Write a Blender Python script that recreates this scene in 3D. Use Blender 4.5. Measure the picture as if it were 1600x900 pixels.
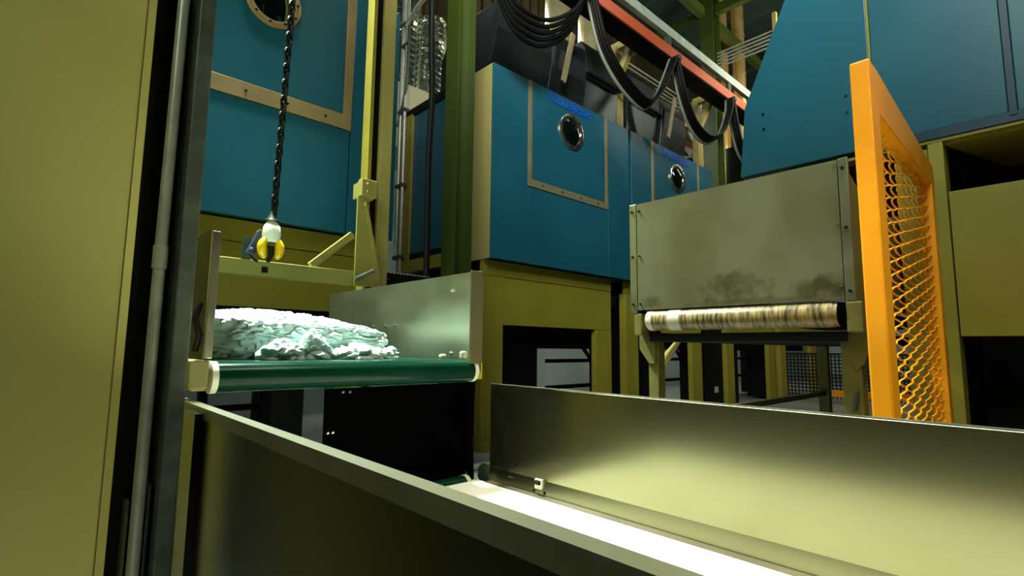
import bpy, bmesh, math, random
from mathutils import Vector, Matrix, noise
random.seed(7)
C = bpy.context.scene.collection
sc = bpy.context.scene
for o in list(bpy.data.objects): bpy.data.objects.remove(o)

# ------------------------------------------------------------------ camera
CAM = Vector((0, 0, 1.17))
YAW, PITCH, ROLL, FPX = 0.748051068, 0.113934635, 0.0108639977, 812.990644
cy, sy, cp, sp = math.cos(YAW), math.sin(YAW), math.cos(PITCH), math.sin(PITCH)
fw = Vector((sy * cp, cy * cp, sp)); r0 = Vector((cy, -sy, 0)); u0 = r0.cross(fw)
rt = math.cos(ROLL) * r0 + math.sin(ROLL) * u0; up = math.cos(ROLL) * u0 - math.sin(ROLL) * r0
cd = bpy.data.cameras.new('camera'); cam = bpy.data.objects.new('camera', cd); C.objects.link(cam)
m = Matrix.Identity(4)
for i in range(3): m[i][0] = rt[i]; m[i][1] = up[i]; m[i][2] = -fw[i]; m[i][3] = CAM[i]
cam.matrix_world = m
cd.sensor_width = 36; cd.lens = FPX / 1600 * 36; cd.clip_start = 0.02; cd.clip_end = 200
sc.camera = cam

# ------------------------------------------------------------------ light
wd = bpy.data.worlds.new('world'); sc.world = wd; wd.use_nodes = True
wd.node_tree.nodes['Background'].inputs[0].default_value = (0.62, 0.95, 0.72, 1)
wd.node_tree.nodes['Background'].inputs[1].default_value = 0.008
sc.view_settings.view_transform = 'Standard'; sc.view_settings.look = 'None'
sc.view_settings.exposure = 0.0; sc.view_settings.gamma = 1.0

def lamp(name, loc, target, sx, sy_, power, col, spread=180):
    l = bpy.data.lights.new(name, 'AREA'); l.shape = 'RECTANGLE'; l.size = sx; l.size_y = sy_
    l.energy = power; l.color = col; l.spread = math.radians(spread)
    o = bpy.data.objects.new(name, l); C.objects.link(o); o.location = loc
    d = Vector(target) - Vector(loc)
    o.rotation_euler = d.to_track_quat('-Z', 'Y').to_euler()
    return o
WARM = (1.0, 0.96, 0.74); COOL = (0.84, 1.0, 0.86)
lamp('hall_or_fill_lamp', (1.0, 4.0, 6.2), (1.0, 2.6, 1.2), 1.6, 0.5, 330, COOL, 54)
lamp('hall_or_fill_lamp', (1.4, -0.4, 5.0), (1.05, 0.0, 0), 2.4, 0.7, 82, WARM, 56)
lamp('hall_or_fill_lamp', (-4.0, -1.5, 6.5), (1.8, 1.5, 2.2), 2.5, 1.5, 90, COOL, 120)
lamp('hall_or_fill_lamp', (1.2, 1.4, 6.0), (5.2, 4.2, 5.2), 1.6, 0.8, 82, (1.0, 1.0, 0.84), 85)
lamp('hall_or_fill_lamp', (0.6, -0.6, 5.6), (3.4, 0.9, 3.9), 1.2, 0.8, 30, COOL, 60)  # added fill lamp that brightens the large blue hood
lamp('hall_or_fill_lamp', (6.5, 1.5, 8.2), (6.5, 2.5, 0), 4.0, 1.2, 40, COOL)
lamp('hall_or_fill_lamp', (9.0, 7.8, 8.2), (9.0, 7.8, 0), 12.0, 0.8, 420, (0.9, 1.0, 0.9))
lamp('hall_or_fill_lamp', (15.0, 3.0, 8.2), (15.0, 3.0, 0), 6.0, 1.0, 90, WARM)
lamp('hall_or_fill_lamp', (10.0, 1.0, 6.5), (13.0, 5.5, 8.0), 2.0, 1.0, 260, WARM)  # added lamp aimed upward to brighten the golden ducts

# ------------------------------------------------------------------ materials
def lin(h):
    h = h.lstrip('#'); v = [int(h[i:i + 2], 16) / 255 for i in (0, 2, 4)]
    return tuple(((c + 0.055) / 1.055) ** 2.4 if c > 0.04045 else c / 12.92 for c in v) + (1,)
MATS = {}
def mat(name, col='#808080', rough=0.5, metal=0.0, col2=None, scale=6.0, var=0.25, bump=0.0, bscale=60.0, stretch=None, rvar=0.1, spec=0.5, coat=0.0, detail=6.0):
    if name in MATS: return MATS[name]
    mt = bpy.data.materials.new(name); mt.use_nodes = True; nt = mt.node_tree; b = nt.nodes['Principled BSDF']
    c1 = lin(col); c2 = lin(col2) if col2 else tuple(c * (1 - var) for c in c1[:3]) + (1,)
    tc = nt.nodes.new('ShaderNodeTexCoord'); mp = nt.nodes.new('ShaderNodeMapping')
    nt.links.new(tc.outputs['Object'], mp.inputs[0])
    if stretch: mp.inputs['Scale'].default_value = stretch
    nz = nt.nodes.new('ShaderNodeTexNoise'); nz.inputs['Scale'].default_value = scale; nz.inputs['Detail'].default_value = detail
    nt.links.new(mp.outputs[0], nz.inputs['Vector'])
    rp = nt.nodes.new('ShaderNodeValToRGB'); rp.color_ramp.elements[0].position = 0.35; rp.color_ramp.elements[1].position = 0.68
    rp.color_ramp.elements[0].color = c2; rp.color_ramp.elements[1].color = c1
    nt.links.new(nz.outputs[0], rp.inputs[0]); nt.links.new(rp.outputs[0], b.inputs['Base Color'])
    mr = nt.nodes.new('ShaderNodeMapRange'); mr.inputs['To Min'].default_value = max(0.02, rough - rvar); mr.inputs['To Max'].default_value = min(1, rough + rvar)
    nt.links.new(nz.outputs[0], mr.inputs[0]); nt.links.new(mr.outputs[0], b.inputs['Roughness'])
    b.inputs['Metallic'].default_value = metal; b.inputs['Specular IOR Level'].default_value = spec
    b.inputs['Coat Weight'].default_value = coat
    if bump:
        n2 = nt.nodes.new('ShaderNodeTexNoise'); n2.inputs['Scale'].default_value = bscale
        nt.links.new(mp.outputs[0], n2.inputs['Vector'])
        bp = nt.nodes.new('ShaderNodeBump'); bp.inputs['Strength'].default_value = bump; bp.inputs['Distance'].default_value = 0.01
        nt.links.new(n2.outputs[0], bp.inputs['Height']); nt.links.new(bp.outputs[0], b.inputs['Normal'])
    MATS[name] = mt; return mt
OLIVE = mat('olive_paint', '#93862c', 0.45, col2='#857a26', scale=2.0)
CREAM = mat('cabinet_paint', '#a6a05a', 0.42, col2='#9c944e', scale=1.5)
TAN = mat('tan_paint', '#b0a05c', 0.45, col2='#a29252', scale=3)
YELLOWPALE = mat('pale_yellow_paint', '#968c4a', 0.42, col2='#8a8040', scale=3)
BLUE = mat('blue_paint', '#1a596e', 0.34, col2='#165065', scale=1.2, rvar=0.06)
DARKBLUE = mat('dark_blue_gasket', '#0e3450', 0.4)
ORANGE = mat('orange_paint', '#f59e0c', 0.4, col2='#e8920a', scale=4)
BRONZE = mat('bronze_trim', '#a88f66', 0.42, 0.35, col2='#9a8058', scale=5)
GREYTRIM = mat('grey_trim', '#8e886a', 0.42, 0.35, col2='#807a60', scale=5)
FLANGE = mat('dull_flange', '#585238', 0.45, 0.2, scale=5)
LIP = mat('worn_lip', '#4c4c38', 0.42, 0.45, col2='#5c5c48', scale=5)
STEEL = mat('brushed_steel', '#9a9c86', 0.34, 0.9, col2='#8c8e78', scale=3.0, stretch=(1, 1, 3))
STEELG = mat('guard_steel', '#6a684e', 0.2, 0.95, col2='#66644a', scale=.8, rvar=0.03, detail=2)
STEELD = mat('dark_steel', '#1d2118', 0.24, 0.65, col2='#191d14', scale=2.5, rvar=.03, detail=2)
STEELBOX = mat('stained_steel', '#78785e', 0.45, 0.6, col2='#666346', scale=2.6, rvar=0.12)
HOOD = mat('hood_steel', '#565e60', 0.32, 0.88, col2='#444a4c', scale=1.5)
GALV = mat('galvanised', '#4e574a', 0.5, 0.5, col2='#3e473b', scale=24, rvar=0.1)
CHROME = mat('bright_steel', '#c8c8b8', 0.2, 0.95, scale=8)
DUCT = mat('duct_steel', '#d8ceac', 0.25, 0.55, col2='#c8b888', scale=3)
GOLD = mat('warm_duct_steel', '#e0c488', 0.26, 0.7, col2='#c8a45c', scale=3)
CONDUIT = mat('conduit_grey', '#b8bcae', 0.35, 0.4, scale=20)
PIPEM = mat('pipe_zinc', '#a8ab98', 0.4, 0.55, col2='#989c88', scale=14)
BLACK = mat('black_rubber', '#080908', 0.55, rvar=0.1, spec=0.2)
VOID = mat('black_paint_and_shade', '#050605', 0.6, spec=0.2)  # black parts, also dark fills that stand in for shade
GLOSSBLACK = mat('black_gloss_sheet', '#040504', 0.6, rvar=0.02, spec=0.0)
GREENBELT = mat('dark_green_belt', '#05271a', 0.2, rvar=0.04, col2='#042216', spec=0.08)
WHITEBELT = mat('white_belt', '#efece0', 0.5, col2='#e6e2d2', scale=3)
IVORY = mat('ivory_plastic', '#c8c4ac', 0.4)
ROLLER = mat('dirty_roller', '#a48e58', 0.42, col2='#3a2e0c', scale=12, stretch=(1, 6, 1), detail=10)
LINEN = mat('white_linen', '#bccfca', 0.8, col2='#aec4be', scale=10)
DGREEN = mat('dark_green_paint', '#3e4c18', 0.42, col2='#364414', scale=2)
RED = mat('red_rail', '#cc5a34', 0.4, scale=4, var=.1)
PALE = mat('pale_rail', '#b8c8bc', 0.4, scale=8)
NAVY = mat('navy_plastic', '#1c2a48', 0.4)
YELLOW = mat('hook_yellow', '#f0b80a', 0.4)
TAPE = mat('white_tape', '#f0eedc', 0.6)
LETTER = mat('lettering_blue', '#0a52bc', 0.5, var=.05)
GLASSD = mat('dark_porthole_glass', '#06100e', 0.06, spec=0.8, rvar=.02)
CONCRETE = mat('concrete', '#8c8f86', 0.55, col2='#787c74', scale=3, bump=.1)
WALL = mat('pale_wall', '#b4c2be', 0.8, col2='#a8b6b2', scale=2)
CLAD = mat('roof_cladding', '#6e6244', 0.7, col2='#5c5238', scale=3)
ROOF = mat('roof_sheet', '#40564e', 0.75, col2='#364a44', scale=2)
BEAM = mat('roof_beam_paint', '#2e3a18', 0.5)
CREAMBOX = mat('cream_panel', '#e4d8b4', 0.6, var=.05)
FOIL = mat('duct_foil', '#c0c4b4', 0.22, 0.95, scale=14, bump=.5, bscale=22)
BROWN = mat('belt_edge_brown', '#4a4028', 0.6)
OLIVE_SHADE = mat('shaded_olive', '#6e6830', 0.5, col2='#5e5a28', scale=8)  # darker copy of the olive paint, shade put into the colour
STRUT = mat('strut_tan', '#9a8a6a', 0.5)
REDK = mat('orange_knob', '#d04818', 0.4)

def add_stains(mt, spots, col):
    nt = mt.node_tree; b = nt.nodes['Principled BSDF']; src = b.inputs['Base Color'].links[0].from_socket
    tc = nt.nodes.new('ShaderNodeTexCoord'); nz = nt.nodes.new('ShaderNodeTexNoise'); nz.inputs['Scale'].default_value = 16; nz.inputs['Detail'].default_value = 8
    nt.links.new(tc.outputs['Object'], nz.inputs[0])
    for (loc, sc_, amt) in spots:
        mp = nt.nodes.new('ShaderNodeMapping'); mp.vector_type = 'TEXTURE'; mp.inputs['Location'].default_value = loc; mp.inputs['Scale'].default_value = sc_
        nt.links.new(tc.outputs['Object'], mp.inputs[0])
        ln = nt.nodes.new('ShaderNodeVectorMath'); ln.operation = 'LENGTH'; nt.links.new(mp.outputs[0], ln.inputs[0])
        ad = nt.nodes.new('ShaderNodeMath'); ad.operation = 'MULTIPLY_ADD'; ad.inputs[1].default_value = 2.2; nt.links.new(nz.outputs[0], ad.inputs[0]); nt.links.new(ln.outputs['Value'], ad.inputs[2])
        mr = nt.nodes.new('ShaderNodeMapRange'); mr.inputs['From Min'].default_value = 2.2; mr.inputs['From Max'].default_value = 1.3; mr.inputs['To Min'].default_value = 0; mr.inputs['To Max'].default_value = amt
        nt.links.new(ad.outputs[0], mr.inputs[0])
        mx = nt.nodes.new('ShaderNodeMix'); mx.data_type = 'RGBA'; nt.links.new(mr.outputs[0], mx.inputs[0]); nt.links.new(src, mx.inputs[6]); mx.inputs[7].default_value = lin(col)
        src = mx.outputs[2]
    nt.links.new(src, b.inputs['Base Color'])
add_stains(STEELBOX, [((-.7, .02, 1.465), (.3, .16, .085), .75), ((-.7, -.38, 1.45), (.3, .16, .05), .8), ((-.7, .46, 1.43), (.3, .07, .05), .6), ((-.7, -.1, 1.40), (.3, .5, .022), .5)], '#3a3010')

# ------------------------------------------------------------------ mesh helpers (all coordinates are world metres)
class MB:
    def __init__(s): s.v = []; s.f = []
    def add(s, vs, fs):
        b = len(s.v); s.v += [tuple(v) for v in vs]; s.f += [tuple(b + i for i in f) for f in fs]; return s
    def box(s, x0, x1, y0, y1, z0, z1):
        vs = [(x, y, z) for z in (z0, z1) for y in (y0, y1) for x in (x0, x1)]
        return s.add(vs, [(0, 2, 3, 1), (4, 5, 7, 6), (0, 1, 5, 4), (2, 6, 7, 3), (0, 4, 6, 2), (1, 3, 7, 5)])
    def prism(s, axis, poly, a0, a1):
        def P(a, p):
            return {'x': (a, p[0], p[1]), 'y': (p[0], a, p[1]), 'z': (p[0], p[1], a)}[axis]
        n = len(poly); vs = [P(a0, p) for p in poly] + [P(a1, p) for p in poly]
        fs = [tuple(range(n)), tuple(range(2 * n - 1, n - 1, -1))] + [(i, n + i, n + (i + 1) % n, (i + 1) % n) for i in range(n)]
        return s.add(vs, fs)
    def bar(s, p, q, w, h, upv=(0, 0, 1)):
        p, q = Vector(p), Vector(q); d = (q - p).normalized(); u = Vector(upv)
        sd = d.cross(u)
        if sd.length < 1e-4: sd = d.cross(Vector((0, 1, 0)))
        sd.normalize(); u = sd.cross(d)
        vs = [a + sd * (i * w / 2) + u * (j * h / 2) for a in (p, q) for i, j in ((-1, -1), (1, -1), (1, 1), (-1, 1))]
        return s.add(vs, [(3, 2, 1, 0), (4, 5, 6, 7)] + [(i, (i + 1) % 4, 4 + (i + 1) % 4, 4 + i) for i in range(4)])
    def tube(s, pts, r, n=8, cap=True):
        pts = [Vector(p) for p in pts]; rr = r if isinstance(r, (list, tuple)) else [r] * len(pts)
        t0 = (pts[1] - pts[0]).normalized(); ref = Vector((0, 0, 1)) if abs(t0.z) < .9 else Vector((1, 0, 0))
        a = t0.cross(ref).normalized(); vs = []
        for i, p in enumerate(pts):
            t = (pts[min(i + 1, len(pts) - 1)] - pts[max(i - 1, 0)]).normalized()
            a = (a - t * a.dot(t)).normalized(); b = t.cross(a)
            vs += [p + (a * math.cos(k * 2 * math.pi / n) + b * math.sin(k * 2 * math.pi / n)) * rr[i] for k in range(n)]
        fs = [(i * n + k, i * n + (k + 1) % n, (i + 1) * n + (k + 1) % n, (i + 1) * n + k) for i in range(len(pts) - 1) for k in range(n)]
        if cap: fs += [tuple(range(n - 1, -1, -1)), tuple(range((len(pts) - 1) * n, len(pts) * n))]
        return s.add(vs, fs)
    def lathe(s, c, axis, prof, n=32, closed=False):
        """prof: (distance along axis, radius)"""
        c = Vector(c); ax = Vector(axis).normalized(); ref = Vector((0, 0, 1)) if abs(ax.z) < .9 else Vector((1, 0, 0))
        a = ax.cross(ref).normalized(); b = ax.cross(a); vs = []
        for h, r in prof:
            vs += [c + ax * h + (a * math.cos(k * 2 * math.pi / n) + b * math.sin(k * 2 * math.pi / n)) * max(r, 1e-4) for k in range(n)]
        m_ = len(prof); fs = []
        for i in range(m_ if closed else m_ - 1):
            j = (i + 1) % m_
            fs += [(i * n + k, i * n + (k + 1) % n, j * n + (k + 1) % n, j * n + k) for k in range(n)]
        return s.add(vs, fs)
    def build(s, name, material, parent=None, bevel=0.0, smooth=False, kind=None, label=None):
        base = origin(parent) if parent else Vector((0, 0, 0))
        me = bpy.data.meshes.new(name)
        me.from_pydata([tuple(Vector(v) - base) for v in s.v], [], s.f)
        bm = bmesh.new(); bm.from_mesh(me); bmesh.ops.recalc_face_normals(bm, faces=bm.faces); bm.to_mesh(me); bm.free()
        me.materials.append(material)
        if smooth:
            for p in me.polygons: p.use_smooth = True
        o = bpy.data.objects.new(name, me); C.objects.link(o)
        if parent: o.parent = parent
        if bevel:
            bv = o.modifiers.new('bevel', 'BEVEL'); bv.width = bevel; bv.segments = 2; bv.limit_method = 'ANGLE'
        if smooth: 
            es = o.modifiers.new('split', 'EDGE_SPLIT'); es.split_angle = math.radians(40)
        if kind: o['kind'] = kind
        if label: o['label'] = label
        return o
def origin(o):
    v = Vector((0, 0, 0))
    while o: v += o.location; o = o.parent
    return v
def thing(name, label, cat, loc, group=None):
    o = bpy.data.objects.new(name, None); C.objects.link(o); o.location = loc; o.empty_display_size = .1
    o['label'] = label; o['category'] = cat
    if group: o['group'] = group
    return o
def tag(o, label, cat, group=None):
    o['label'] = label; o['category'] = cat
    if group: o['group'] = group
    return o
def box(name, x0, x1, y0, y1, z0, z1, material, parent=None, bevel=0.0, **k):
    return MB().box(x0, x1, y0, y1, z0, z1).build(name, material, parent, bevel, **k)
def struct(o): o['kind'] = 'structure'; return o
_bolt = {}
def bolt(loc, axis, r, parent, material, name='bolt', h=0.008):
    key = (round(r, 4), material.name, axis, h)
    if key not in _bolt:
        me = bpy.data.meshes.new('bolt'); b = MB().lathe((0, 0, 0), axis, [(0, r), (h, r), (h * 1.4, r * .6), (h * 1.4, 0)], 6)
        me.from_pydata(b.v, [], b.f); me.materials.append(material); _bolt[key] = me
    o = bpy.data.objects.new(name, _bolt[key]); C.objects.link(o); o.parent = parent
    o.location = Vector(loc) - origin(parent); return o
def spline(pts, n=10):
    P = [Vector(p) for p in pts]; P = [2 * P[0] - P[1]] + P + [2 * P[-1] - P[-2]]; out = []
    for i in range(1, len(P) - 2):
        for k in range(n):
            t = k / n; a, b, c, d = P[i - 1:i + 3]
            out.append(.5 * ((2 * b) + (c - a) * t + (2 * a - 5 * b + 4 * c - d) * t * t + (3 * b - a - 3 * c + d) * t ** 3))
    return out + [P[-2]]

# ------------------------------------------------------------------ setting
struct(box('floor', -7, 30, -7, 9.0, -0.1, 0, CONCRETE))
struct(box('wall_back', -7, 30, 9.0, 9.2, 0, 6.6, WALL))
wu = box('wall_back_upper', -7, 30, 9.02, 9.2, 6.6, 11.4, CLAD); struct(wu); wu.name = 'trim_1'
for i in range(60):
    x = -2 + i * .32
    if x < 14: MB().box(x, x + .24, 8.96, 9.02, 6.65, 11.3).build('cladding_board', CLAD, wu)
struct(box('wall_right', 30, 30.2, -7, 9.2, 0, 11.4, WALL))
ce = struct(box('ceiling', -7, 30.2, -7, 9.2, 11.4, 11.6, ROOF))
for i in range(20):
    box('roof_purlin', -1 + i * 1.5, -.93 + i * 1.5, -2, 9, 11.22, 11.4, ROOF, ce)
for i in range(5):
    box('roof_beam', -2, 30, 0.5 + i * 2.0, .62 + i * 2.0, 11.0, 11.22, BEAM, ce)

# ------------------------------------------------------------------ dryers
def dryer(x0, x1, xc, dh, label, base_label_bits, bar_h, strip, letters, hoodparts=None, ports=.25):
    Y = 4.5; zb, zt = 2.2, 4.58
    t = thing('industrial_dryer', label, 'dryer', ((x0 + x1) / 2, 5.5, 0), 'blue dryers in a row')
    box('body', x0 + .03, x1 - .03, Y + .03, 6.58, zb + .02, zt - .01, BLUE, t)
    xl, xr = xc - dh, xc + dh; zd = 3.18 + bar_h; g = .005
    box('side_panel', x0, xl - g, Y, Y + .03, zb, zt, BLUE, t, .004)
    box('side_panel', xr + g, x1, Y, Y + .03, zb, zt, BLUE, t, .004)
    box('lower_panel', xl + g, xr - g, Y, Y + .03, zb, 3.18 - g, BLUE, t, .004)
    dr = box('door', xl + strip + g, xr - strip - g, Y - .005, Y + .03, zd + g, zt, BLUE, t, .004)
    TR = GREYTRIM if letters else BRONZE
    box('trim_bar', xl, xr, Y - .012, Y + .02, 3.18, 3.18 + bar_h, TR, t, .003)
    box('trim_bar', xl, xl + strip, Y - .010, Y + .02, zd, zt, TR, t, .003)
    box('trim_bar', xr - strip, xr, Y - .010, Y + .02, zd, zt, TR, t, .003)
    for k in range(4):
        bolt((xl + .25 + k * (xr - xl - .5) / 3, Y - .012, 3.18 + bar_h / 2), (0, -1, 0), .011, t, BLACK)
    pc = (xc, Y - .005, 4.12); R_ = ports
    ring = MB().lathe(pc, (0, -1, 0), [(0, R_), (.018, R_), (.026, R_ * .95), (.022, R_ * .76), (0, R_ * .74)], 40).build('porthole_ring', CHROME if ports > .24 else BRONZE, dr, smooth=True)
    MB().lathe(pc, (0, -1, 0), [(.006, R_ * .76), (.02, R_ * .6), (.032, R_ * .35), (.038, 0)], 32).build('porthole_glass', GLASSD, dr, smooth=True)
    for k in range(10):
        a = k * 2 * math.pi / 10 + .2
        o = bolt((xc + math.cos(a) * R_ * .86, Y - .03, 4.12 + math.sin(a) * R_ * .86), (0, -1, 0), .012, dr, BLACK)
    # left flank: painted corner stile, rails and recessed panel
    if x0 == 3.84: MB().box(x0 - .004, x0 + .03, Y + .03, Y + .36, zb, zt).build('corner_stile', mat('lit_stile_paint', '#a89e64', 0.45, var=.06), t)  # olive lightened in colour to look fully lit
    MB().box(x0 - .004, x0 + .03, Y + .36, 6.3, zb, zb + .17).build('bottom_rail', OLIVE, t)
    MB().box(x0 - .004, x0 + .03, 6.3, 6.6, zb, zt - .05).build('rear_stile', OLIVE, t)
    MB().box(x0 + .012, x0 + .03, Y + .38, 6.28, zb + .18, zb + .26).build('seal', VOID, t)
    MB().box(x0 + .005, x0 + .03, Y + .03, 6.6, zt - .07, zt + .04).build('top_seal', VOID, t)
    if letters:
        fc = bpy.data.curves.new('lettering', 'FONT'); fc.body = 'Kannegiesser'; fc.size = .205; fc.extrude = .002; fc.align_x = 'CENTER'; fc.offset = .004
        fo = bpy.data.objects.new('lettering', fc); C.objects.link(fo); fc.materials.append(LETTER); fo.parent = dr
        fo.rotation_euler = (math.radians(90), 0, 0); fo.location = Vector((xc, Y - .012, 4.43)) - origin(dr)
        b2 = fo; 
        fo.scale = (.82, 1, 1)
        bpy.context.view_layer.update(); me = bpy.data.meshes.new_from_object(fo.evaluated_get(bpy.context.evaluated_depsgraph_get()))
        fm = bpy.data.objects.new('lettering', me); C.objects.link(fm); fm.parent = dr; fm.rotation_euler = fo.rotation_euler; fm.location = fo.location.copy(); fm.scale = fo.scale.copy()
        bpy.data.objects.remove(fo); fm.name = 'lettering'
    # base under the dryer
    yb = 4.65
    base_frame(t, x0, x1, yb, .29 if letters else .04, letters, 1.44 if letters else 1.485)
    if hoodparts: hood(t, x0, *hoodparts)
    return t
def base_frame(t, x0, x1, yb, ro=.29, fill_box=True, pz=1.44):
    w = x1 - x0
    box('base_header', x0 + .01, x1 - ro, yb, yb + .06, 2.02, 2.2, OLIVE, t)
    box('base_panel', x0 + .34, x1 - ro, yb + .008, yb + .06, pz, 2.012, OLIVE, t)
    box('base_leg', x0 + .01, x0 + .335, yb, yb + .12, .1, 2.015, OLIVE, t, .004)
    box('base_leg', x1 - ro - .36, x1 - ro, yb + .003, yb + .09, 0.0, 1.435, OLIVE, t, .004)
    box('base_leg', x1 - .6, x1 - .3, 6.2, 6.5, 0, 2.2, VOID, t)
    bf = box('base_foot', x0 - .02, x0 + .6, yb - .05, yb + .35, 0, .1, OLIVE, t, .004)
    for k in range(2): bolt((x0 + .02 + k * .09, yb, .17), (0, -1, 0), .018, t, OLIVE)
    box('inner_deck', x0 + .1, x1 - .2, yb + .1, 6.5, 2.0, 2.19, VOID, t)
    box('shade_header', x0 + .34, x1 - .3, yb + .3, yb + .4, 1.16, 1.99, VOID, t)  # black sheet standing in for the dark inside the base
    if fill_box: box('chute_dark_fill', x0 + .36, x0 + 1.28, yb + .35, yb + .95, .05, 1.5, VOID, t)  # black box: chute bin, and dark fill for shade in the base
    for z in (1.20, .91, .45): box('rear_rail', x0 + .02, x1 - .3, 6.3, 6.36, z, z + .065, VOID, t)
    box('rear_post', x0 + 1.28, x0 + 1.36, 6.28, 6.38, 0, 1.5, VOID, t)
    MB().bar((x0 + .98, 6.33, 1.22), (x0 + 1.28, 6.33, .94), .05, .05, (0, 1, 0)).build('rear_brace', VOID, t)
PROF_LOW = [(4.62, 4.6), (4.53, 4.8), (4.47, 5.05), (4.43, 5.38), (5.15, 5.38), (5.36, 5.32), (5.52, 5.2), (5.62, 5.02), (5.64, 4.6)]
PROF_ROUND = [(4.56, 4.6), (4.50, 4.95), (4.50, 5.25), (4.56, 5.48), (4.70, 5.63), (4.9, 5.70), (5.3, 5.66), (5.55, 5.4), (5.64, 5.0), (5.64, 4.6)]
PROF_FLAT = [(4.60, 4.6), (4.56, 5.10), (4.50, 5.14), (4.52, 5.52), (4.60, 5.66), (5.2, 5.68), (5.5, 5.5), (5.64, 5.1), (5.64, 4.6)]
def hood(t, x0, segs, strut, flange):
    for (p, a, b) in segs:
        MB().prism('x', p, a, b).build('exhaust_hood', HOOD, t, .008)
    sx = strut
    MB().bar((sx + .16, 4.36, 5.45), (sx, 4.40, 4.72), .085, .02, (0, 1, 0)).build('hood_strut', STRUT, t)
    MB().box(flange[0], flange[1], 4.46, 4.5, 5.10, 5.14).build('hood_flange', VOID, t)
d0 = dryer(0.10, 2.56, 1.32, .755, 'blue dryer at left with bronze door trim, behind the hanging chain and yellow frame', '', .14, .085, False, None, .235)
d1 = dryer(3.84, 6.62, 5.25, .825, 'blue dryer in the middle with round porthole and blue lettering, behind green column', '', .10, .065, True, ([(PROF_LOW, 3.85, 4.82), (PROF_ROUND, 4.85, 5.58), (PROF_FLAT, 5.6, 6.43)], 4.98, (5.6, 6.43)))
d2 = dryer(6.69, 9.36, 8.06, .80, 'farthest blue dryer, partly hidden by the grey steel plate of the conveyor', '', .10, .065, True, ([(PROF_FLAT, 6.70, 7.56), (PROF_ROUND, 7.62, 8.42)], 7.64, (6.70, 7.56)))
for zz in (3.606, 2.834):
    MB().lathe((2.25, 4.5, zz), (0, -1, 0), [(0, .03), (.04, .03), (.05, .02), (.05, 0)], 12).build('knob', REDK, d0)
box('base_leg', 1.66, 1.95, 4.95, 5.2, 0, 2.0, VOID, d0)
tx = thing('support_frame', 'olive legs of a dryer stand seen farthest right under the steel conveyor', 'stand', (10.9, 5.5, 0), 'dryer stands without bodies in view')
base_frame(tx, 10.05, 12.78, 4.65)
tx = thing('support_frame', 'most distant olive dryer stand, right of the farther white wall gap', 'stand', (13.7, 5.5, 0), 'dryer stands without bodies in view')
base_frame(tx, 12.80, 15.5, 4.65)
tc_ = thing('dark_gap_box', 'black fill box with a small white label in the dark gap among the far olive legs', 'cabinet', (9.7, 5.0, 0))  # black box added to fill the dark between the far legs
box('casing', 9.42, 10.02, 4.72, 5.3, 0, 2.1, VOID, tc_)
box('label_plate', 9.66, 9.80, 4.715, 4.72, .36, .47, IVORY, tc_)

# ------------------------------------------------------------------ left foreground: cabinet, pipe, post
t = thing('machine_cabinet', 'large olive yellow sheet metal cabinet filling the left edge', 'cabinet', (-.6, 1.8, 0))
box('front_panel', -1.6, .153, 1.5, 1.53, .03, 3.2, CREAM, t, .004)
MB().prism('z', [(.153, 1.497), (.170, 1.502), (.170, 1.56), (.160, 1.56), (.160, 1.53), (.153, 1.53)], .03, 3.2).build('edge_flange', CREAM, t)
box('light_block_carcass', -1.6, .150, 1.54, 4.2, 0, 3.2, OLIVE, t)  # deepened out of view to shape guard reflections and shade the linen
t = thing('galvanised_post', 'grey galvanised steel channel post right of the olive cabinet', 'post', (.25, 1.6, 0))
box('web', .172, .268, 1.60, 1.61, 0, 3.4, VOID, t)
box('flange', .262, .30, 1.50, 1.62, 0, 3.4, GALV, t, .004)
t = thing('conduit_pipe', 'vertical grey steel pipe with a coupling, in front of the galvanised post', 'pipe', (.23, 1.55, 0))
MB().tube([(.229, 1.545, 0), (.229, 1.545, 1.42)], .0135, 20).build('lower_pipe', PIPEM, t, smooth=True)
MB().tube([(.229, 1.545, 1.40), (.2375, 1.545, 3.4)], .0135, 20).build('upper_pipe', PIPEM, t, smooth=True)
MB().lathe((.229, 1.545, 1.355), (0, 0, 1), [(0, .0138), (.002, .0165), (.058, .0165), (.06, .0138)], 20).build('coupling', PIPEM, t, smooth=True)
box('wall_clip', .206, .212, 1.55, 1.6, .2, .80, GALV, t); box('wall_clip', .247, .253, 1.55, 1.6, .2, .83, GALV, t)

# ------------------------------------------------------------------ lower conveyor
t = thing('belt_conveyor', 'low conveyor with white belt between tall steel side guards in the foreground', 'conveyor', (1.0, .2, 0))
MB().prism('y', [(1.60, 1.0), (1.604, 1.0), (1.604, .56), (1.594, .545), (1.590, .56), (1.60, .63)], -1.6, 1.86).build('right_guard', STEELG, t)
box('edge_highlight', 1.597, 1.607, -1.6, 1.86, .998, 1.005, CHROME, t, .002)  # bright strip added as the highlight along the guard's edge
lg = MB().prism('y', [(.364, 1.0), (.392, 1.0), (.392, .94), (.388, .94), (.388, .996), (.369, .996), (.369, .97), (.364, .97)], -1.6, 1.97).build('guard_lip', LIP, t)
lg = box('left_guard', .3645, .3688, -1.6, 1.79, .3, .985, STEELD, t)
MB().box(.345, .364, 1.60, 1.78, .0, .985).build('end_post', STEELD, t)
MB().prism('y', [(.41, .56), (1.56, .56), (1.56, .572), (.41, .572)], -1.6, 1.9).build('belt', WHITEBELT, t)
box('belt_edge', 1.553, 1.596, -1.6, 1.84, .545, .574, BROWN, t)
MB().lathe((.5, 1.93, .55), (1, 0, 0), [(0, 0), (0, .042), (1.0, .042), (1.0, 0)], 24).build('end_roller', GREENBELT, t, smooth=True)
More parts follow.
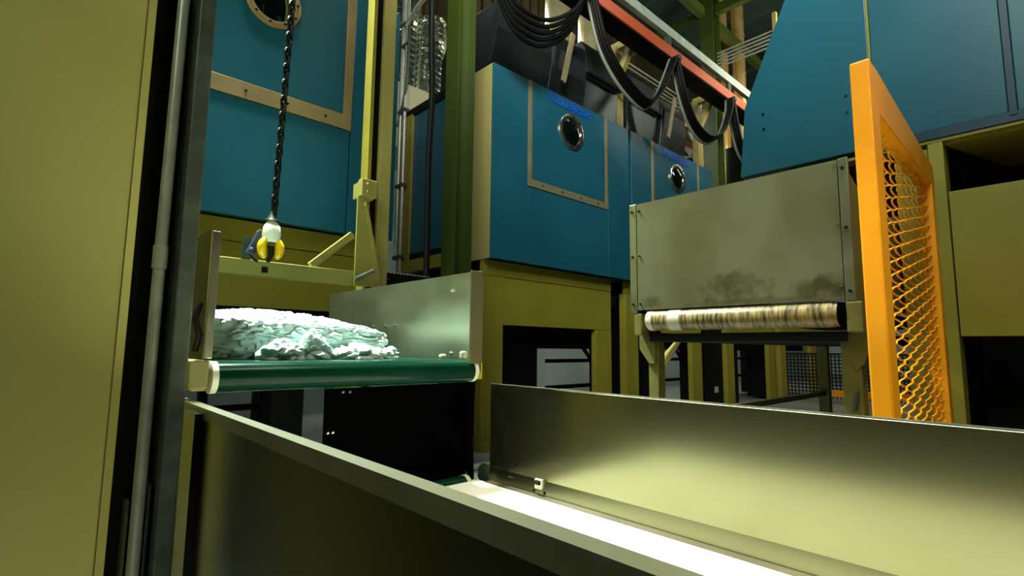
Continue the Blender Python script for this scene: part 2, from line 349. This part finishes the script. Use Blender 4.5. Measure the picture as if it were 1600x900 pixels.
MB().lathe((1.5, 1.93, .55), (1, 0, 0), [(0, 0), (0, .045), (.02, .045), (.035, .03), (.035, 0)], 24).build('roller_cap', IVORY, t, smooth=True)
MB().prism('x', [(1.84, .545), (1.93, .545), (1.955, .57), (1.95, .61), (1.92, .635), (1.84, .635)], 1.606, 1.612).build('corner_plate', GALV, t)
sn = box('sensor', 1.585, 1.60, 1.52, 1.56, .595, .635, IVORY, t, .003); box('sensor_eye', 1.575, 1.585, 1.525, 1.555, .615, .630, VOID, sn)
for yy in (1.51, 1.57): bolt((1.60, yy, .585), (-1, 0, 0), .007, t, VOID)
box('sticker', 1.597, 1.60, 1.70, 1.735, .590, .610, IVORY, t)
bolt((1.60, 1.70, .66), (-1, 0, 0), .006, t, VOID)
box('frame_rail', .41, 1.55, -1.5, 1.8, .36, .50, VOID, t)
box('gap_dark_fill', .33, .40, 1.86, 1.95, .70, .96, VOID, t, .004)  # black box added to fill the dark gap by the end post
box('gearbox', .32, .41, 1.85, 1.95, .40, .69, OLIVE, t, .01)
box('gearbox_label', .385, .405, 1.846, 1.85, .61, .67, IVORY, t)
MB().tube(spline([(.36, 1.84, .64), (.375, 1.83, .56), (.36, 1.83, .50), (.385, 1.84, .40)], 5), .008, 8).build('gearbox_cable', BLACK, t, smooth=True)
for x in (.45, 1.45):
    for y in (-1.2, 1.5): box('leg', x, x + .07, y, y + .07, 0, .38, OLIVE, t)

# ------------------------------------------------------------------ upper conveyor
t = thing('feed_conveyor', 'raised conveyor with dark green belt carrying the white linen, at left', 'conveyor', (1.0, 2.7, 0))
bel = []
for k in range(9):
    a = math.pi / 2 + k * math.pi / 8; bel.append((1.915 + .05 * math.cos(a), 1.063 + .05 * math.sin(a)))
MB().prism('x', [(3.55, 1.113)] + bel + [(3.55, 1.013)], .462, 1.512).build('belt', GREENBELT, t, smooth=True)
MB().lathe((1.512, 1.915, 1.063), (1, 0, 0), [(0, 0), (0, .052), (.018, .052), (.03, .04), (.03, 0)], 28).build('roller_cap', IVORY, t, smooth=True)
MB().lathe((.462, 1.915, 1.063), (-1, 0, 0), [(0, 0), (0, .052), (.018, .052), (.025, .04), (.025, 0)], 28).build('roller_cap', IVORY, t, smooth=True)
box('right_guard', 1.545, 1.553, 1.88, 3.18, 1.06, 1.53, STEEL, t)
box('right_guard', 1.545, 1.553, 3.186, 3.55, 1.06, 1.53, STEEL, t)
box('end_flange', 1.478, 1.552, 1.868, 1.878, 1.095, 1.522, FLANGE, t, .003)
for yy, zz in ((2.1, 1.45), (2.1, 1.14), (2.75, 1.29), (2.65, 1.29), (2.9, 1.29)): bolt((1.545, yy, zz), (-1, 0, 0), .009, t, CHROME)
box('cleat', 1.50, 1.53, 1.95, 1.98, 1.113, 1.15, IVORY, t, .008); box('cleat', 1.46, 1.49, 2.06, 2.09, 1.113, 1.135, IVORY, t, .008)
MB().prism('x', [(1.88, 1.12), (1.88, 1.54), (2.0, 1.56), (3.55, 1.56), (3.55, 1.12)], .428, .436).build('left_guard', BLACK, t)
box('left_end_flange', .412, .437, 1.862, 1.88, 1.125, 1.535, STEEL, t, .003)
box('bearing_plate', .37, .428, 1.85, 1.92, 1.03, 1.12, OLIVE_SHADE, t, .006)
box('side_frame', .40, .455, 1.925, 3.5, 1.02, 1.115, OLIVE, t)
box('side_frame', 1.56, 1.60, 1.925, 3.5, 1.02, 1.10, OLIVE, t)
MB().tube([(.40, 1.9, 1.3), (.385, 1.88, 1.25), (.40, 1.88, 1.2), (.395, 1.9, 1.15)], .010, 8).build('hose', BLACK, t, smooth=True)
for x in (.42, 1.54):
    box('leg', x, x + .07, 3.3, 3.4, 0, 1.02, OLIVE, t)
MB().prism('y', [(.885, .50), (1.565, .50), (1.60, .62), (1.60, 1.0), (.88, 1.0)], 2.02, 2.03).build('black_curtain', GLOSSBLACK, t)
MB().tube([(1.60, 2.0, .55), (1.585, 2.0, .8), (1.60, 2.0, 1.02)], .018, 10).build('curtain_edge', GLOSSBLACK, t, smooth=True)
for x, z in ((.95, .985), (.98, .985), (.895, .83), (.915, .83)): bolt((x, 2.02, z), (0, -1, 0), .007, t, CHROME)

# ------------------------------------------------------------------ linen on the belt
def crumple(name, cx, cy_, z0, ax, ay, h, seed, nu=300, nv=110, amp=.03, dome=.35, parent=None, freq=9, pw=3.2, slope=0.0):
    vs = []; fs = []
    for j in range(nv + 1):
        s = j / nv
        for i in range(nu):
            a = 2 * math.pi * i / nu; c, n_ = math.cos(a), math.sin(a)
            rad = (abs(c) ** pw + abs(n_) ** pw) ** (-1 / pw)
            if s < .45:
                q = s / .45; k = 1 + .02 * math.sin(q * math.pi); z = h * (1 - dome) * q
            else:
                q = (s - .45) / .55; k = 1 - q; z = h * (1 - dome) + h * dome * (1 - (1 - q) ** 2.2)
            z *= 1 - slope * (ax * rad * c * k / ax + .2)
            p = Vector((cx + ax * rad * c * k, cy_ + ay * rad * n_ * k, z0 + z)); vs.append(p)
    out = []
    for p in vs:
        q = Vector((p.x, p.y, p.z * 1.5)) * freq + Vector((seed, seed * 2, 0))
        w_ = noise.noise_vector(q * .5) * 1.2
        r1 = abs(noise.noise(q * 1.0 + w_)); r2 = abs(noise.noise(q * 2.3 + w_ * 1.5)); r3 = abs(noise.noise(q * 5.2 + w_))
        d = (min(r1, .32) * 3.0 - .6) * .55 + (min(r2, .3) * 3.0 - .5) * .42 + (r3 - .25) * .22
        n_ = Vector((p.x - cx, (p.y - cy_), (p.z - z0 - h * .3) * 1.5)).normalized()
        p2 = p + n_ * d * amp; p2.z = max(p2.z, z0 + .0005); out.append(p2)
    fs = [(j * nu + i, j * nu + (i + 1) % nu, (j + 1) * nu + (i + 1) % nu, (j + 1) * nu + i) for j in range(nv) for i in range(nu)]
    b = MB(); b.add(out, fs); return b.build(name, LINEN, parent, smooth=True)
tag(crumple('linen_cake', .875, 2.58, 1.114, .425, .40, .21, 3.1, amp=.032, slope=.15, dome=.32, pw=4.5, freq=11), 'large crumpled block of wet white linen lying on the dark green belt', 'linen')
tag(crumple('loose_towel', .735, 2.11, 1.114, .085, .05, .085, 8.0, 90, 44, .03, .6, freq=9, pw=2.4), 'small bright white folded cloth at the front left of the linen block', 'towel', 'loose cloths beside the linen block')
tag(crumple('loose_towel', .87, 2.14, 1.114, .07, .05, .115, 5.0, 90, 44, .035, .7, freq=9, pw=2.2), 'upright crumpled white cloth between the two lower loose cloths', 'towel', 'loose cloths beside the linen block')
tag(crumple('loose_towel', 1.06, 2.12, 1.114, .12, .06, .06, 11.0, 110, 44, .04, .6, freq=10, pw=2.0), 'flat ruffled white cloth in front of the linen block, right of centre', 'towel', 'loose cloths beside the linen block')
tag(crumple('loose_towel', 1.23, 2.22, 1.114, .075, .08, .06, 14.0, 90, 44, .035, .8, freq=9, pw=2.0), 'white cloth tail spilling at the right end of the linen block', 'towel', 'loose cloths beside the linen block')

# ------------------------------------------------------------------ yellow lifting frame and its mast
t = thing('lifting_frame', 'pale yellow steel frame with cross beam and braces behind the linen', 'frame', (1.2, 3.72, 1.6))
box('cross_beam', .40, 1.80, 3.70, 3.80, 1.63, 1.735, YELLOWPALE, t, .004)
MB().prism('y', [(1.785, 1.62), (1.99, 1.63), (1.838, 2.24), (1.838, 2.30), (1.91, 2.31), (1.91, 2.46), (1.785, 2.44)], 3.68, 3.70).build('upright_plate', YELLOWPALE, t, .003)
MB().box(1.785, 1.91, 3.62, 3.68, 2.315, 2.45).build('guide_block', YELLOWPALE, t, .004)
for zz in (2.35, 2.41): bolt((1.83, 3.62, zz), (0, -1, 0), .012, t, OLIVE)
box('carriage', 1.80, 1.925, 3.70, 3.80, 2.32, 2.44, YELLOWPALE, t)
MB().bar((1.838, 3.655, 2.25), (1.985, 3.655, 1.635), .05, .014, (1, 0, 0)).build('edge_flange', YELLOWPALE, t)
MB().bar((1.47, 3.735, 1.745), (1.775, 3.735, 2.02), .05, .05, (0, 1, 0)).build('brace', YELLOWPALE, t)
MB().bar((.82, 3.735, 1.745), (.50, 3.735, 2.06), .05, .05, (0, 1, 0)).build('brace', YELLOWPALE, t)
MB().prism('y', [(.44, 1.62), (.22, 1.63), (.38, 2.24), (.32, 2.46), (.46, 2.44)], 3.68, 3.70).build('upright_plate', YELLOWPALE, t, .003)
MB().tube([(1.80, 3.675, 1.675), (1.885, 3.56, 1.735)], .018, 12).build('locating_pin', GALV, t, smooth=True)
box('plate_bracket', .995, 1.05, 3.70, 3.71, 1.735, 1.88, GALV, t)
box('slot', 1.125, 1.165, 3.696, 3.70, 1.655, 1.695, VOID, t)
t = thing('limit_switch', 'navy blue switch box tilted on the yellow beam, left of the hook', 'switch', (1.05, 3.66, 1.73))
MB().bar((1.03, 3.66, 1.76), (1.09, 3.66, 1.90), .05, .06, (0, 1, 0)).build('housing', NAVY, t, .006)
MB().bar((1.085, 3.66, 1.895), (1.10, 3.66, 1.925), .05, .06, (0, 1, 0)).build('cap', GALV, t, .006)
MB().tube([(1.04, 3.66, 1.76), (1.055, 3.66, 1.735), (1.085, 3.66, 1.72)], .008, 8).build('cable_tail', BLACK, t)
bolt((1.03, 3.63, 1.79), (0, -1, 0), .014, t, GALV)
t = thing('guide_mast', 'tall tan steel mast beside the left blue dryer', 'mast', (2.05, 3.86, 0))
box('rail', 2.015, 2.125, 3.80, 3.92, 0, 5.2, TAN, t, .004)
box('groove', 1.945, 2.015, 3.84, 3.92, 0, 5.2, VOID, t)
box('back_strip', 1.915, 1.945, 3.80, 3.92, 0, 5.2, OLIVE, t)

# hoist chain, hook
t = thing('hoist_chain', 'black steel chain hanging in front of the left dryer', 'chain', (1.11, 3.45, 2.0))
p0, p1 = Vector((1.1385, 3.45, 2.02)), Vector((1.155, 3.45, 4.5)); 
p0 = Vector((1.10, 3.45, 1.98)); p1 = Vector((1.152, 3.45, 4.3))
L_ = .058; n = int((p1 - p0).length / L_) + 1
lk = MB(); seg = 10; ringp = []
for k in range(seg):
    a = 2 * math.pi * k / seg; ringp.append(Vector((.017 * math.cos(a), 0, .026 * math.sin(a) + (.014 if math.sin(a) > 0 else -.014))))
lv = []; lf = []
for k in range(seg):
    c_ = ringp[k]; tn = (ringp[(k + 1) % seg] - ringp[k - 1]).normalized(); s_ = Vector((0, 1, 0)); u_ = tn.cross(s_)
    for q in range(5):
        a = 2 * math.pi * q / 5; lv.append(c_ + (s_ * math.cos(a) + u_ * math.sin(a)) * .0095)
for k in range(seg):
    for q in range(5): lf.append((k * 5 + q, k * 5 + (q + 1) % 5, ((k + 1) % seg) * 5 + (q + 1) % 5, ((k + 1) % seg) * 5 + q))
lme = bpy.data.meshes.new('chain_link'); lme.from_pydata([tuple(v) for v in lv], [], lf); lme.materials.append(BLACK)
for k in range(n):
    o = bpy.data.objects.new('chain_link', lme); C.objects.link(o); o.parent = t
    o.location = p0 + (p1 - p0) * (k / n) - origin(t); o.rotation_euler = (0, 0, math.radians(20 + 90 * (k % 2)))
t = thing('crane_hook', 'yellow hook with white taped block hanging from the black chain', 'hook', (1.09, 3.45, 1.85))
MB().lathe((1.095, 3.45, 1.82), (0, 0, 1), [(0, .03), (.01, .05), (.05, .056), (.10, .05), (.13, .035), (.145, .02), (.145, 0)], 16).build('taped_block', TAPE, t, smooth=True)
MB().lathe((1.095, 3.45, 1.96), (0, 0, 1), [(0, .045), (.02, .03), (.06, .012), (.06, 0)], 12).build('chain_cone', BLACK, t, smooth=True)
for sgn in (-1, 1):
    pts = [(1.09 + sgn * (.02 + .035 * math.sin(a)), 3.43, 1.778 + .065 * math.cos(a)) for a in [math.pi * q / 10 for q in range(1, 10)]]
    MB().tube(pts, [.013 + .015 * math.sin(math.pi * q / 8) for q in range(9)], 10).build('claw', YELLOW, t, smooth=True)
MB().tube([(1.09, 3.43, 1.79), (1.095, 3.43, 1.74), (1.08, 3.44, 1.69)], [.02, .017, .012], 8).build('shackle', BLACK, t)

# ------------------------------------------------------------------ column, hose, conduits between the dryers
t = thing('steel_column', 'dark green steel column standing between the left and middle blue dryers', 'column', (3.14, 4.33, 0))
box('flange', 3.09, 3.106, 4.2, 4.42, 0, 10.95, DGREEN, t); box('flange', 3.30, 3.316, 4.2, 4.42, 0, 10.95, DGREEN, t)
box('web', 3.106, 3.30, 4.31, 4.325, 0, 10.95, DGREEN, t)
tag(MB().tube(spline([(2.60, 4.02, 8.0), (2.625, 4.02, 4.5), (2.655, 4.02, 3.6), (2.64, 4.02, 2.9), (2.65, 4.02, 1.85), (2.64, 4.02, 1.5)], 8), .03, 10).build('black_hose', BLACK, smooth=True), 'thick black hose hanging straight down left of the green column', 'hose')
t = thing('energy_chain', 'black segmented cable chain lying behind the steel side guard', 'cable chain', (2.4, 4.0, 1.7))
for k in range(15):
    x = 2.16 + k * .034
    MB().box(x, x + .026, 3.98, 4.06, 1.745 + .003 * k % .01, 1.80).build('chain_segment', BLACK, t)
    MB().box(x + .004, x + .02, 3.976, 4.064, 1.80, 1.806).build('segment_bar', CONDUIT, t)
box('tray', 2.14, 3.0, 3.97, 4.07, 1.62, 1.74, VOID, t)
for x, dy in ((3.79, 6.47), (3.79, 6.55)):
    pass
t = thing('conduit_pair', 'two pale vertical conduits with a bent branch, left of the middle dryer', 'conduit', (3.78, 6.5, 0))
MB().tube([(3.78, 6.42, 2.1), (3.78, 6.42, 7.5)], .028, 10).build('conduit', CONDUIT, t, smooth=True)
MB().tube([(3.78, 6.54, 2.6), (3.78, 6.54, 7.5)], .028, 10).build('conduit', CONDUIT, t, smooth=True)
MB().tube(spline([(3.76, 6.42, 5.9), (3.76, 6.30, 6.0), (3.76, 5.9, 6.15), (3.76, 5.5, 6.35)], 6), .032, 10).build('branch', CONDUIT, t, smooth=True)
MB().tube(spline([(3.77, 6.36, 5.9), (3.77, 6.38, 5.0), (3.77, 6.52, 4.6), (3.77, 6.60, 4.4)], 6), .022, 8).build('flexible_tail', GALV, t, smooth=True)
for zz in (3.45, 4.58, 5.6, 5.95, 2.4): box('clamp', 3.75, 3.83, 6.38, 6.58, zz, zz + .05, GALV, t)
# cream air box with crumpled foil ducts behind the middle dryer
t = thing('air_box', 'cream sheet metal box with two crumpled foil ducts behind the middle dryer', 'duct box', (4.6, 7.3, 4.2))
box('casing', 3.9, 5.4, 6.8, 7.8, 4.2, 5.25, CREAMBOX, t, .01)
for x in (4.12, 4.62):
    pr = [(q * .05, .21 + (.018 if q % 2 else -.012) + random.uniform(-.01, .01)) for q in range(30)]
    MB().lathe((x, 7.1, 5.25), (.03, 0, 1), pr, 18).build('foil_duct', FOIL, t, smooth=False)
struct(MB().box(-7, 30, 8.2, 8.5, 6.05, 6.35).build('trim_2', BEAM))

# ------------------------------------------------------------------ ducts on the roof of the dryers
def duct(x, y, r, z0, z1, material, label, grp, step=1.0):
    b = MB(); pr = []
    z = z0
    while z < z1:
        pr += [(z - z0, r), (z - z0 + step - .03, r), (z - z0 + step - .02, r + .012), (z - z0 + step, r + .012)]; z += step
    o = b.lathe((x, y, z0), (0, 0, 1), pr, 28).build('steel_duct', material, smooth=True); tag(o, label, 'duct', grp); return o
duct(6.64, 6.0, .235, 5.0, 11, DUCT, 'shiny round steel duct above the middle dryer, left of two', 'round steel ducts above the dryers')
duct(7.50, 6.0, .185, 5.0, 11, DUCT, 'shiny round steel duct above the middle dryer, right one beside the hanging cable', 'round steel ducts above the dryers')
duct(12.3, 5.55, .16, 3.0, 11.2, GOLD, 'golden round duct right behind the distant green post', 'golden ducts by the post')
duct(12.45, 5.18, .15, 3.0, 11.2, GOLD, 'golden round duct to the right of its twin near the blue hood', 'golden ducts by the post')

# ------------------------------------------------------------------ monorail, brackets and festoon cables
t = thing('monorail', 'red and pale overhead rail running over the dryers', 'rail', (8.0, 4.1, 5.8))
box('red_rail', 4.4, 11.2, 3.98, 4.02, 5.75, 5.93, RED, t, .012)
box('beam', 4.4, 11.2, 4.02, 4.30, 5.74, 5.90, VOID, t)
box('pale_rail', 4.4, 11.2, 3.98, 4.06, 6.09, 6.24, PALE, t, .004)
for x in (6.98, 9.1): 
    box('clamp', x, x + .12, 3.99, 4.05, 5.93, 6.09, GALV, t)
for (x, lb) in ((6.55, 'yellow rail bracket between the middle and far dryers'), (9.18, 'yellow rail bracket at the right end of the farthest dryer')):
    t = thing('rail_bracket', lb, 'bracket', (x, 4.65, 4.5), 'yellow brackets carrying the overhead rail')
    box('post', x - .09, x + .09, 4.6, 4.72, 4.585, 5.95, TAN, t, .004)
    MB().bar((x, 4.72, 5.962), (x, 4.08, 5.962), .12, .12).build('arm', TAN, t, .004)
    MB().bar((x, 4.64, 5.40), (x, 4.36, 5.93), .10, .10, (1, 0, 0)).build('diagonal', TAN, t, .004)
loops = [
 ('bundle of black cables sagging in front of the middle hood, left loop', [(3.3, 3.95, 5.35), (3.477, 3.95, 4.95), (3.72, 3.95, 4.80), (4.13, 3.95, 4.86), (4.59, 3.95, 5.2), (4.86, 3.95, 5.6), (4.95, 3.95, 5.75)]),
 ('long flat black cable loop hanging below the red rail, second loop', [(5.02, 3.95, 5.74), (5.24, 3.95, 5.22), (5.52, 3.95, 4.95), (5.88, 3.95, 4.78), (6.276, 3.95, 4.72), (6.6, 3.95, 4.98), (6.82, 3.95, 5.3), (7.06, 3.95, 5.70)]),
 ('third cable loop below the red rail, crossing the right yellow bracket', [(7.12, 3.95, 5.70), (7.3, 3.95, 5.25), (7.58, 3.95, 4.88), (7.9, 3.95, 4.74), (8.23, 3.95, 4.76), (8.65, 3.95, 5.0), (8.96, 3.95, 5.45), (9.02, 3.95, 5.7)]),
 ('last short cable drop beside the edge of the large blue hood', [(9.08, 3.95, 5.7), (9.2, 3.95, 5.3), (9.42, 3.95, 4.9), (9.9, 3.95, 4.6)])]
for li, (lb, pts) in enumerate(loops):
    t = thing('festoon_cable', lb, 'cable', (pts[0][0], 3.95, pts[0][2]), 'festoon cables on the overhead rail')
    for k in range(5 if li == 0 else 4):
        sag = (.055 if li == 0 else .03) * k
        P = [(x + (.02 * k if li == 0 else 0), y + .04 * (k - 1.5), z - sag * math.sin(math.pi * i / (len(pts) - 1)) + (.10 if li == 0 else .0) * (i not in (0, len(pts) - 1))) for i, (x, y, z) in enumerate(pts)]
        MB().tube(spline(P, 8), .026 if li else .026, 8).build('cable', BLACK if k != (3 if li else 9) else mat('lit_cable_sheath', '#8a8e84', .35), t, smooth=True)  # pale strand stands in for the lit side of the ribbon
    if 0 < li < 4:
        box('cable_clip', pts[0][0] - .04, pts[0][0] + .04, 3.86, 4.04, pts[0][2] - .02, pts[0][2] + .05, GALV, t)

# ------------------------------------------------------------------ steel conveyor at right centre
t = thing('discharge_conveyor', 'conveyor on olive legs with large grey steel end plate and dirty cream roller', 'conveyor', (3.2, 1.1, 0))
ep = box('end_plate', 2.50, 2.512, .642, 1.652, 1.385, 1.992, STEELBOX, t)
box('near_flange', 2.497, 2.515, .600, .638, 1.378, 1.995, STEEL, t, .003)
box('far_flange', 2.497, 2.60, 1.655, 1.70, 1.37, 1.995, STEEL, t, .003)
for zz in (1.42, 1.69, 1.95):
    bolt((2.497, .62, zz), (-1, 0, 0), .007, t, VOID); bolt((2.50, .652, zz + .02), (-1, 0, 0), .006, t, CHROME)
    bolt((2.497, 1.68, zz), (-1, 0, 0), .007, t, VOID); bolt((2.50, 1.635, zz), (-1, 0, 0), .006, t, VOID)
MB().prism('y', [(2.515, 1.38), (2.515, 1.96), (2.62, 1.93), (2.80, 1.87), (4.4, 1.87), (4.4, 1.38)], .615, .63).build('side_plate', OLIVE_SHADE, t)
box('side_plate', 2.52, 4.4, 1.66, 1.69, 1.38, 1.93, STEELD, t)
box('cover', 2.515, 2.60, .64, 1.65, 1.93, 1.985, STEELD, t)
MB().lathe((2.535, .672, 1.327), (0, 1, 0), [(0, 0), (0, .052), (.03, .056), (.90, .056), (.93, .05), (.93, 0)], 32).build('roller', ROLLER, t, smooth=True)
MB().lathe((2.535, .642, 1.327), (0, 1, 0), [(0, 0), (0, .05), (.028, .05), (.028, 0)], 24).build('roller_bearing', GLOSSBLACK, t, smooth=True)
MB().lathe((2.535, 1.395, 1.327), (0, 1, 0), [(0, .056), (.0, .0575), (.07, .0575), (.07, .056)], 32).build('roller_patch', IVORY, t, smooth=True)
MB().lathe((2.535, 1.56, 1.327), (0, 1, 0), [(0, .056), (0, .0575), (.035, .056), (.045, .045), (.045, 0)], 32).build('roller_cap', IVORY, t, smooth=True)
box('bearing_plate', 2.49, 2.80, .578, .638, 1.248, 1.375, OLIVE_SHADE, t, .005)
box('bearing_plate', 2.50, 2.70, 1.632, 1.68, 1.245, 1.365, OLIVE_SHADE, t, .005)
box('belt_frame', 2.56, 5.6, .66, 1.62, 1.212, 1.255, VOID, t)
box('belt', 2.56, 5.6, .68, 1.60, 1.36, 1.375, BLACK, t)
for (x, y0, y1) in ((2.60, .62, .695), (2.60, 1.592, 1.655), (5.45, 1.57, 1.66), (5.45, .62, .70)):
    box('leg', x, x + .07, y0, y1, 0, 1.25, OLIVE_SHADE, t, .004)
MB().prism('x', [(.585, 1.25), (.66, 1.25), (.66, 1.13), (.635, 1.09), (.605, 1.12), (.585, 1.19)], 2.58, 2.595).build('gusset', OLIVE_SHADE, t)
MB().prism('x', [(1.60, 1.25), (1.70, 1.25), (1.70, 1.17), (1.64, 1.09), (1.60, 1.09)], 2.58, 2.595).build('gusset', OLIVE_SHADE, t)
MB().tube([(2.62, .60, 1.22), (2.62, .625, 1.05), (2.60, .66, .92)], .014, 8).build('brace_rod', GALV, t)
box('stretcher', 2.67, 5.45, 1.60, 1.64, .76, .80, OLIVE_SHADE, t)
MB().tube([(2.9, 1.62, 1.24), (2.9, 1.70, 1.14), (2.9, 1.765, 1.05)], [.012, .026, .018], 10).build('spout', TAN, t, smooth=True)

# ------------------------------------------------------------------ orange mesh guard
t = thing('mesh_guard', 'orange framed guard panel with woven wire mesh right of the steel conveyor', 'guard', (2.55, .43, 0))
box('upright', 2.0, 2.105, .40, .458, 0, 2.155, ORANGE, t, .006)
box('upright', 3.05, 3.13, .40, .458, 0, 2.0, ORANGE, t, .004)
MB().prism('y', [(2.105, 1.99), (3.05, 1.95), (3.13, 1.95), (3.13, 2.06), (2.105, 2.155)], .401, .457).build('top_rail', ORANGE, t, .004)
box('bottom_rail', 2.105, 3.05, .40, .458, .05, .15, ORANGE, t, .004)
wm = MB(); A, D, PT = .046, .0085, .047; col_w = .108
for i in range(10):
    pts = []; xc = 2.09 + i * col_w; ph = math.pi if i % 2 else 0
    z = .15; nst = 10
    for k in range(int((1.97 - .15) / PT * nst)):
        a = 2 * math.pi * k / nst + ph; x = xc + A * math.cos(a)
        if 2.10 < x < 3.056: pts.append((x, .429 + D * math.sin(a), .15 + PT * k / nst))
        else:
            x = min(max(x, 2.10), 3.056); pts.append((x, .429 + D * math.sin(a), .15 + PT * k / nst))
    MB().tube(pts, .0036, 5, cap=False).build('mesh_wire', ORANGE, t, smooth=True)

# ------------------------------------------------------------------ large blue hood machine at right
t = thing('large_blue_hood', 'huge blue sheet metal machine with sloped edge at the upper right', 'machine', (3.9, .2, 0))
zb = 2.31
MB().prism('x', [(.680, zb), (1.435, zb), (1.39, 2.78), (1.10, 3.44), (.75, 4.3), (.680, 4.3)], 3.40, 5.2).build('sloped_panel', BLUE, t, .006)
box('front_panel', 3.40, 5.2, .132, .668, zb + .02, 4.3, BLUE, t, .004)
box('front_panel', 3.40, 5.2, -1.6, .100, zb + .02, 4.3, BLUE, t, .004)
box('mullion', 3.385, 3.44, .102, .13, zb, 4.3, DARKBLUE, t)
box('seam_strip', 3.393, 3.44, .669, .679, 2.6, 4.3, OLIVE, t)
box('bottom_gasket', 3.39, 5.1, -1.6, .675, zb - .03, zb + .018, DARKBLUE, t)
for (y, z) in ((1.27, 2.70), (1.27, 2.60), (.80, 2.66), (.80, 2.56)): bolt((3.40, y, z), (-1, 0, 0), .008, t, CHROME if y < 1 else VOID)
box('base_beam', 3.40, 3.5, -1.6, 1.2, 2.262, zb - .032, OLIVE, t)
box('base_post', 3.40, 3.55, .388, .452, 0, 2.26, OLIVE, t, .004)
box('base_post', 3.40, 3.55, -1.5, -1.4, 0, 2.26, OLIVE, t, .004)
box('base_panel', 3.41, 3.45, -1.4, .383, 1.25, 1.99, OLIVE, t, .003)
MB().prism('z', [(3.45, .385), (4.32, .128), (5.0, -.1), (5.0, -1.5), (3.45, -1.5)], 2.25, 2.262).build('chute_plate', OLIVE, t)
box('shade_core', 4.1, 5.1, -1.6, .37, .0, 2.24, VOID, t)  # black block put in as shade inside the open base
box('side_panel', 3.42, 3.46, .455, .598, 0, 2.24, OLIVE, t)
box('shade_underside', 3.45, 5.1, -1.6, 1.2, 2.264, 2.274, VOID, t)  # black sheet put in as shade below the blue panels
box('shade_side_sheet', 3.55, 5.1, .39, .40, 0, 2.24, VOID, t)  # black sheet added to keep the inside of the base dark
box('shade_floor', 3.5, 4.1, -1.6, .37, .02, .05, VOID, t)  # black sheet on the ground, shade put into its colour

# ------------------------------------------------------------------ distant steelwork
t = thing('distant_column', 'distant green steel post with roof beams, left of the large blue hood', 'column', (10.45, 4.95, 0))
box('flange', 10.3, 10.32, 4.8, 5.1, 0, 10.95, DGREEN, t); box('flange', 10.6, 10.62, 4.8, 5.1, 0, 10.95, DGREEN, t); box('web', 10.32, 10.6, 4.94, 4.96, 0, 10.95, DGREEN, t)
MB().bar((10.45, 4.8, 8.55), (10.45, .5, 8.55), .15, .2).build('beam', DGREEN, t)
MB().bar((4, 5.05, 8.55), (18, 5.05, 8.55), .15, .2).build('beam', DGREEN, t)
MB().bar((10.45, 5.1, 8.55), (10.45, 9.0, 8.55), .15, .2).build('beam', DGREEN, t)
t = thing('pipe_bundle', 'row of five thin pale pipes crossing in front of the golden ducts', 'pipes', (9.6, 3.6, 6.5))
for k in range(5):
    MB().tube([(9.8, 4.5, 6.85 + k * .075), (9.8, 2.2, 6.85 + k * .075)], .018, 8).build('pipe', CONDUIT, t, smooth=True)
box('pipe_hanger', 9.78, 9.86, 3.35, 3.42, 6.8, 7.5, TAN, t)
t = thing('pipe_bundle', 'row of long thin pale pipes running under the red rail', 'pipes', (9.5, 6.0, 6.9))
for k in range(6):
    MB().tube([(7.8, 5.8 + k * .10, 7.0), (13.7, 5.8 + k * .10, 7.0)], .016, 6).build('pipe', CONDUIT, t, smooth=True)
for x in (8.6, 10.6): box('pipe_hanger', x, x + .05, 5.9, 5.95, 6.4, 7.0, TAN, t)
t = thing('fan_unit', 'round black fans and pale hoses behind the farthest dryer', 'fan unit', (11.3, 6.0, 4.6))
box('casing', 10.9, 12.6, 6.2, 6.7, 4.6, 6.4, STEELD, t)
for (x, z, r) in ((11.15, 5.95, .22), (11.25, 6.35, .15), (11.7, 5.7, .2)):
    f = MB().lathe((x, 6.19, z), (0, -1, 0), [(0, r), (.06, r), (.06, r * .85), (.02, r * .8), (.02, 0)], 20).build('fan', BLACK, t, smooth=True)
    MB().lathe((x, 6.17, z), (0, -1, 0), [(0, r * .5), (.03, r * .45), (.03, 0)], 14).build('fan_hub', GALV, f)
MB().tube(spline([(10.8, 5.9, 5.35), (11.3, 5.9, 5.5), (12.1, 5.9, 5.9), (12.5, 5.9, 6.3)], 6), .05, 8).build('hose', CONDUIT, t, smooth=True)
MB().tube(spline([(11.2, 6.0, 6.9), (11.5, 6.0, 6.3), (12.0, 6.0, 6.1)], 6), .04, 8).build('hose', CONDUIT, t, smooth=True)
tag(MB().bar((9.9, 5.9, 6.45), (12.6, 5.9, 6.5), .1, .14).build('yellow_beam', ORANGE), 'small yellow beam above the black fans behind the farthest dryer', 'beam')
t = thing('distant_hood', 'dark grey hood between the distant green post and the large blue hood', 'hood', (11.4, 4.7, 0))
MB().prism('x', [(4.3, 3.0), (4.3, 4.9), (4.6, 5.6), (4.95, 5.6), (4.95, 3.0)], 11.0, 12.2).build('casing', STEELD, t, .006)

# far fence beyond the steel conveyor
t = thing('far_mesh_fence', 'dark wire mesh fence with yellow bottom rail far beyond the steel conveyor', 'fence', (13.4, 3.6, 0))
box('bottom_rail', 13.4, 13.45, 2.3, 3.9, .15, .30, ORANGE, t)
box('end_post', 13.38, 13.46, 3.9, 4.0, 0, 1.15, ORANGE, t); box('top_rail', 13.4, 13.45, 2.3, 4.9, 1.08, 1.12, VOID, t)
wm = MB()
for k in range(34): 
    y = 2.3 + k * .078; wm.box(13.42, 13.43, y, y + .022, .1, 1.08)
for k in range(12): wm.box(13.42, 13.43, 2.3, 4.95, .15 + k * .08, .172 + k * .08)
wm.build('wire_mesh', VOID, t, kind='stuff')
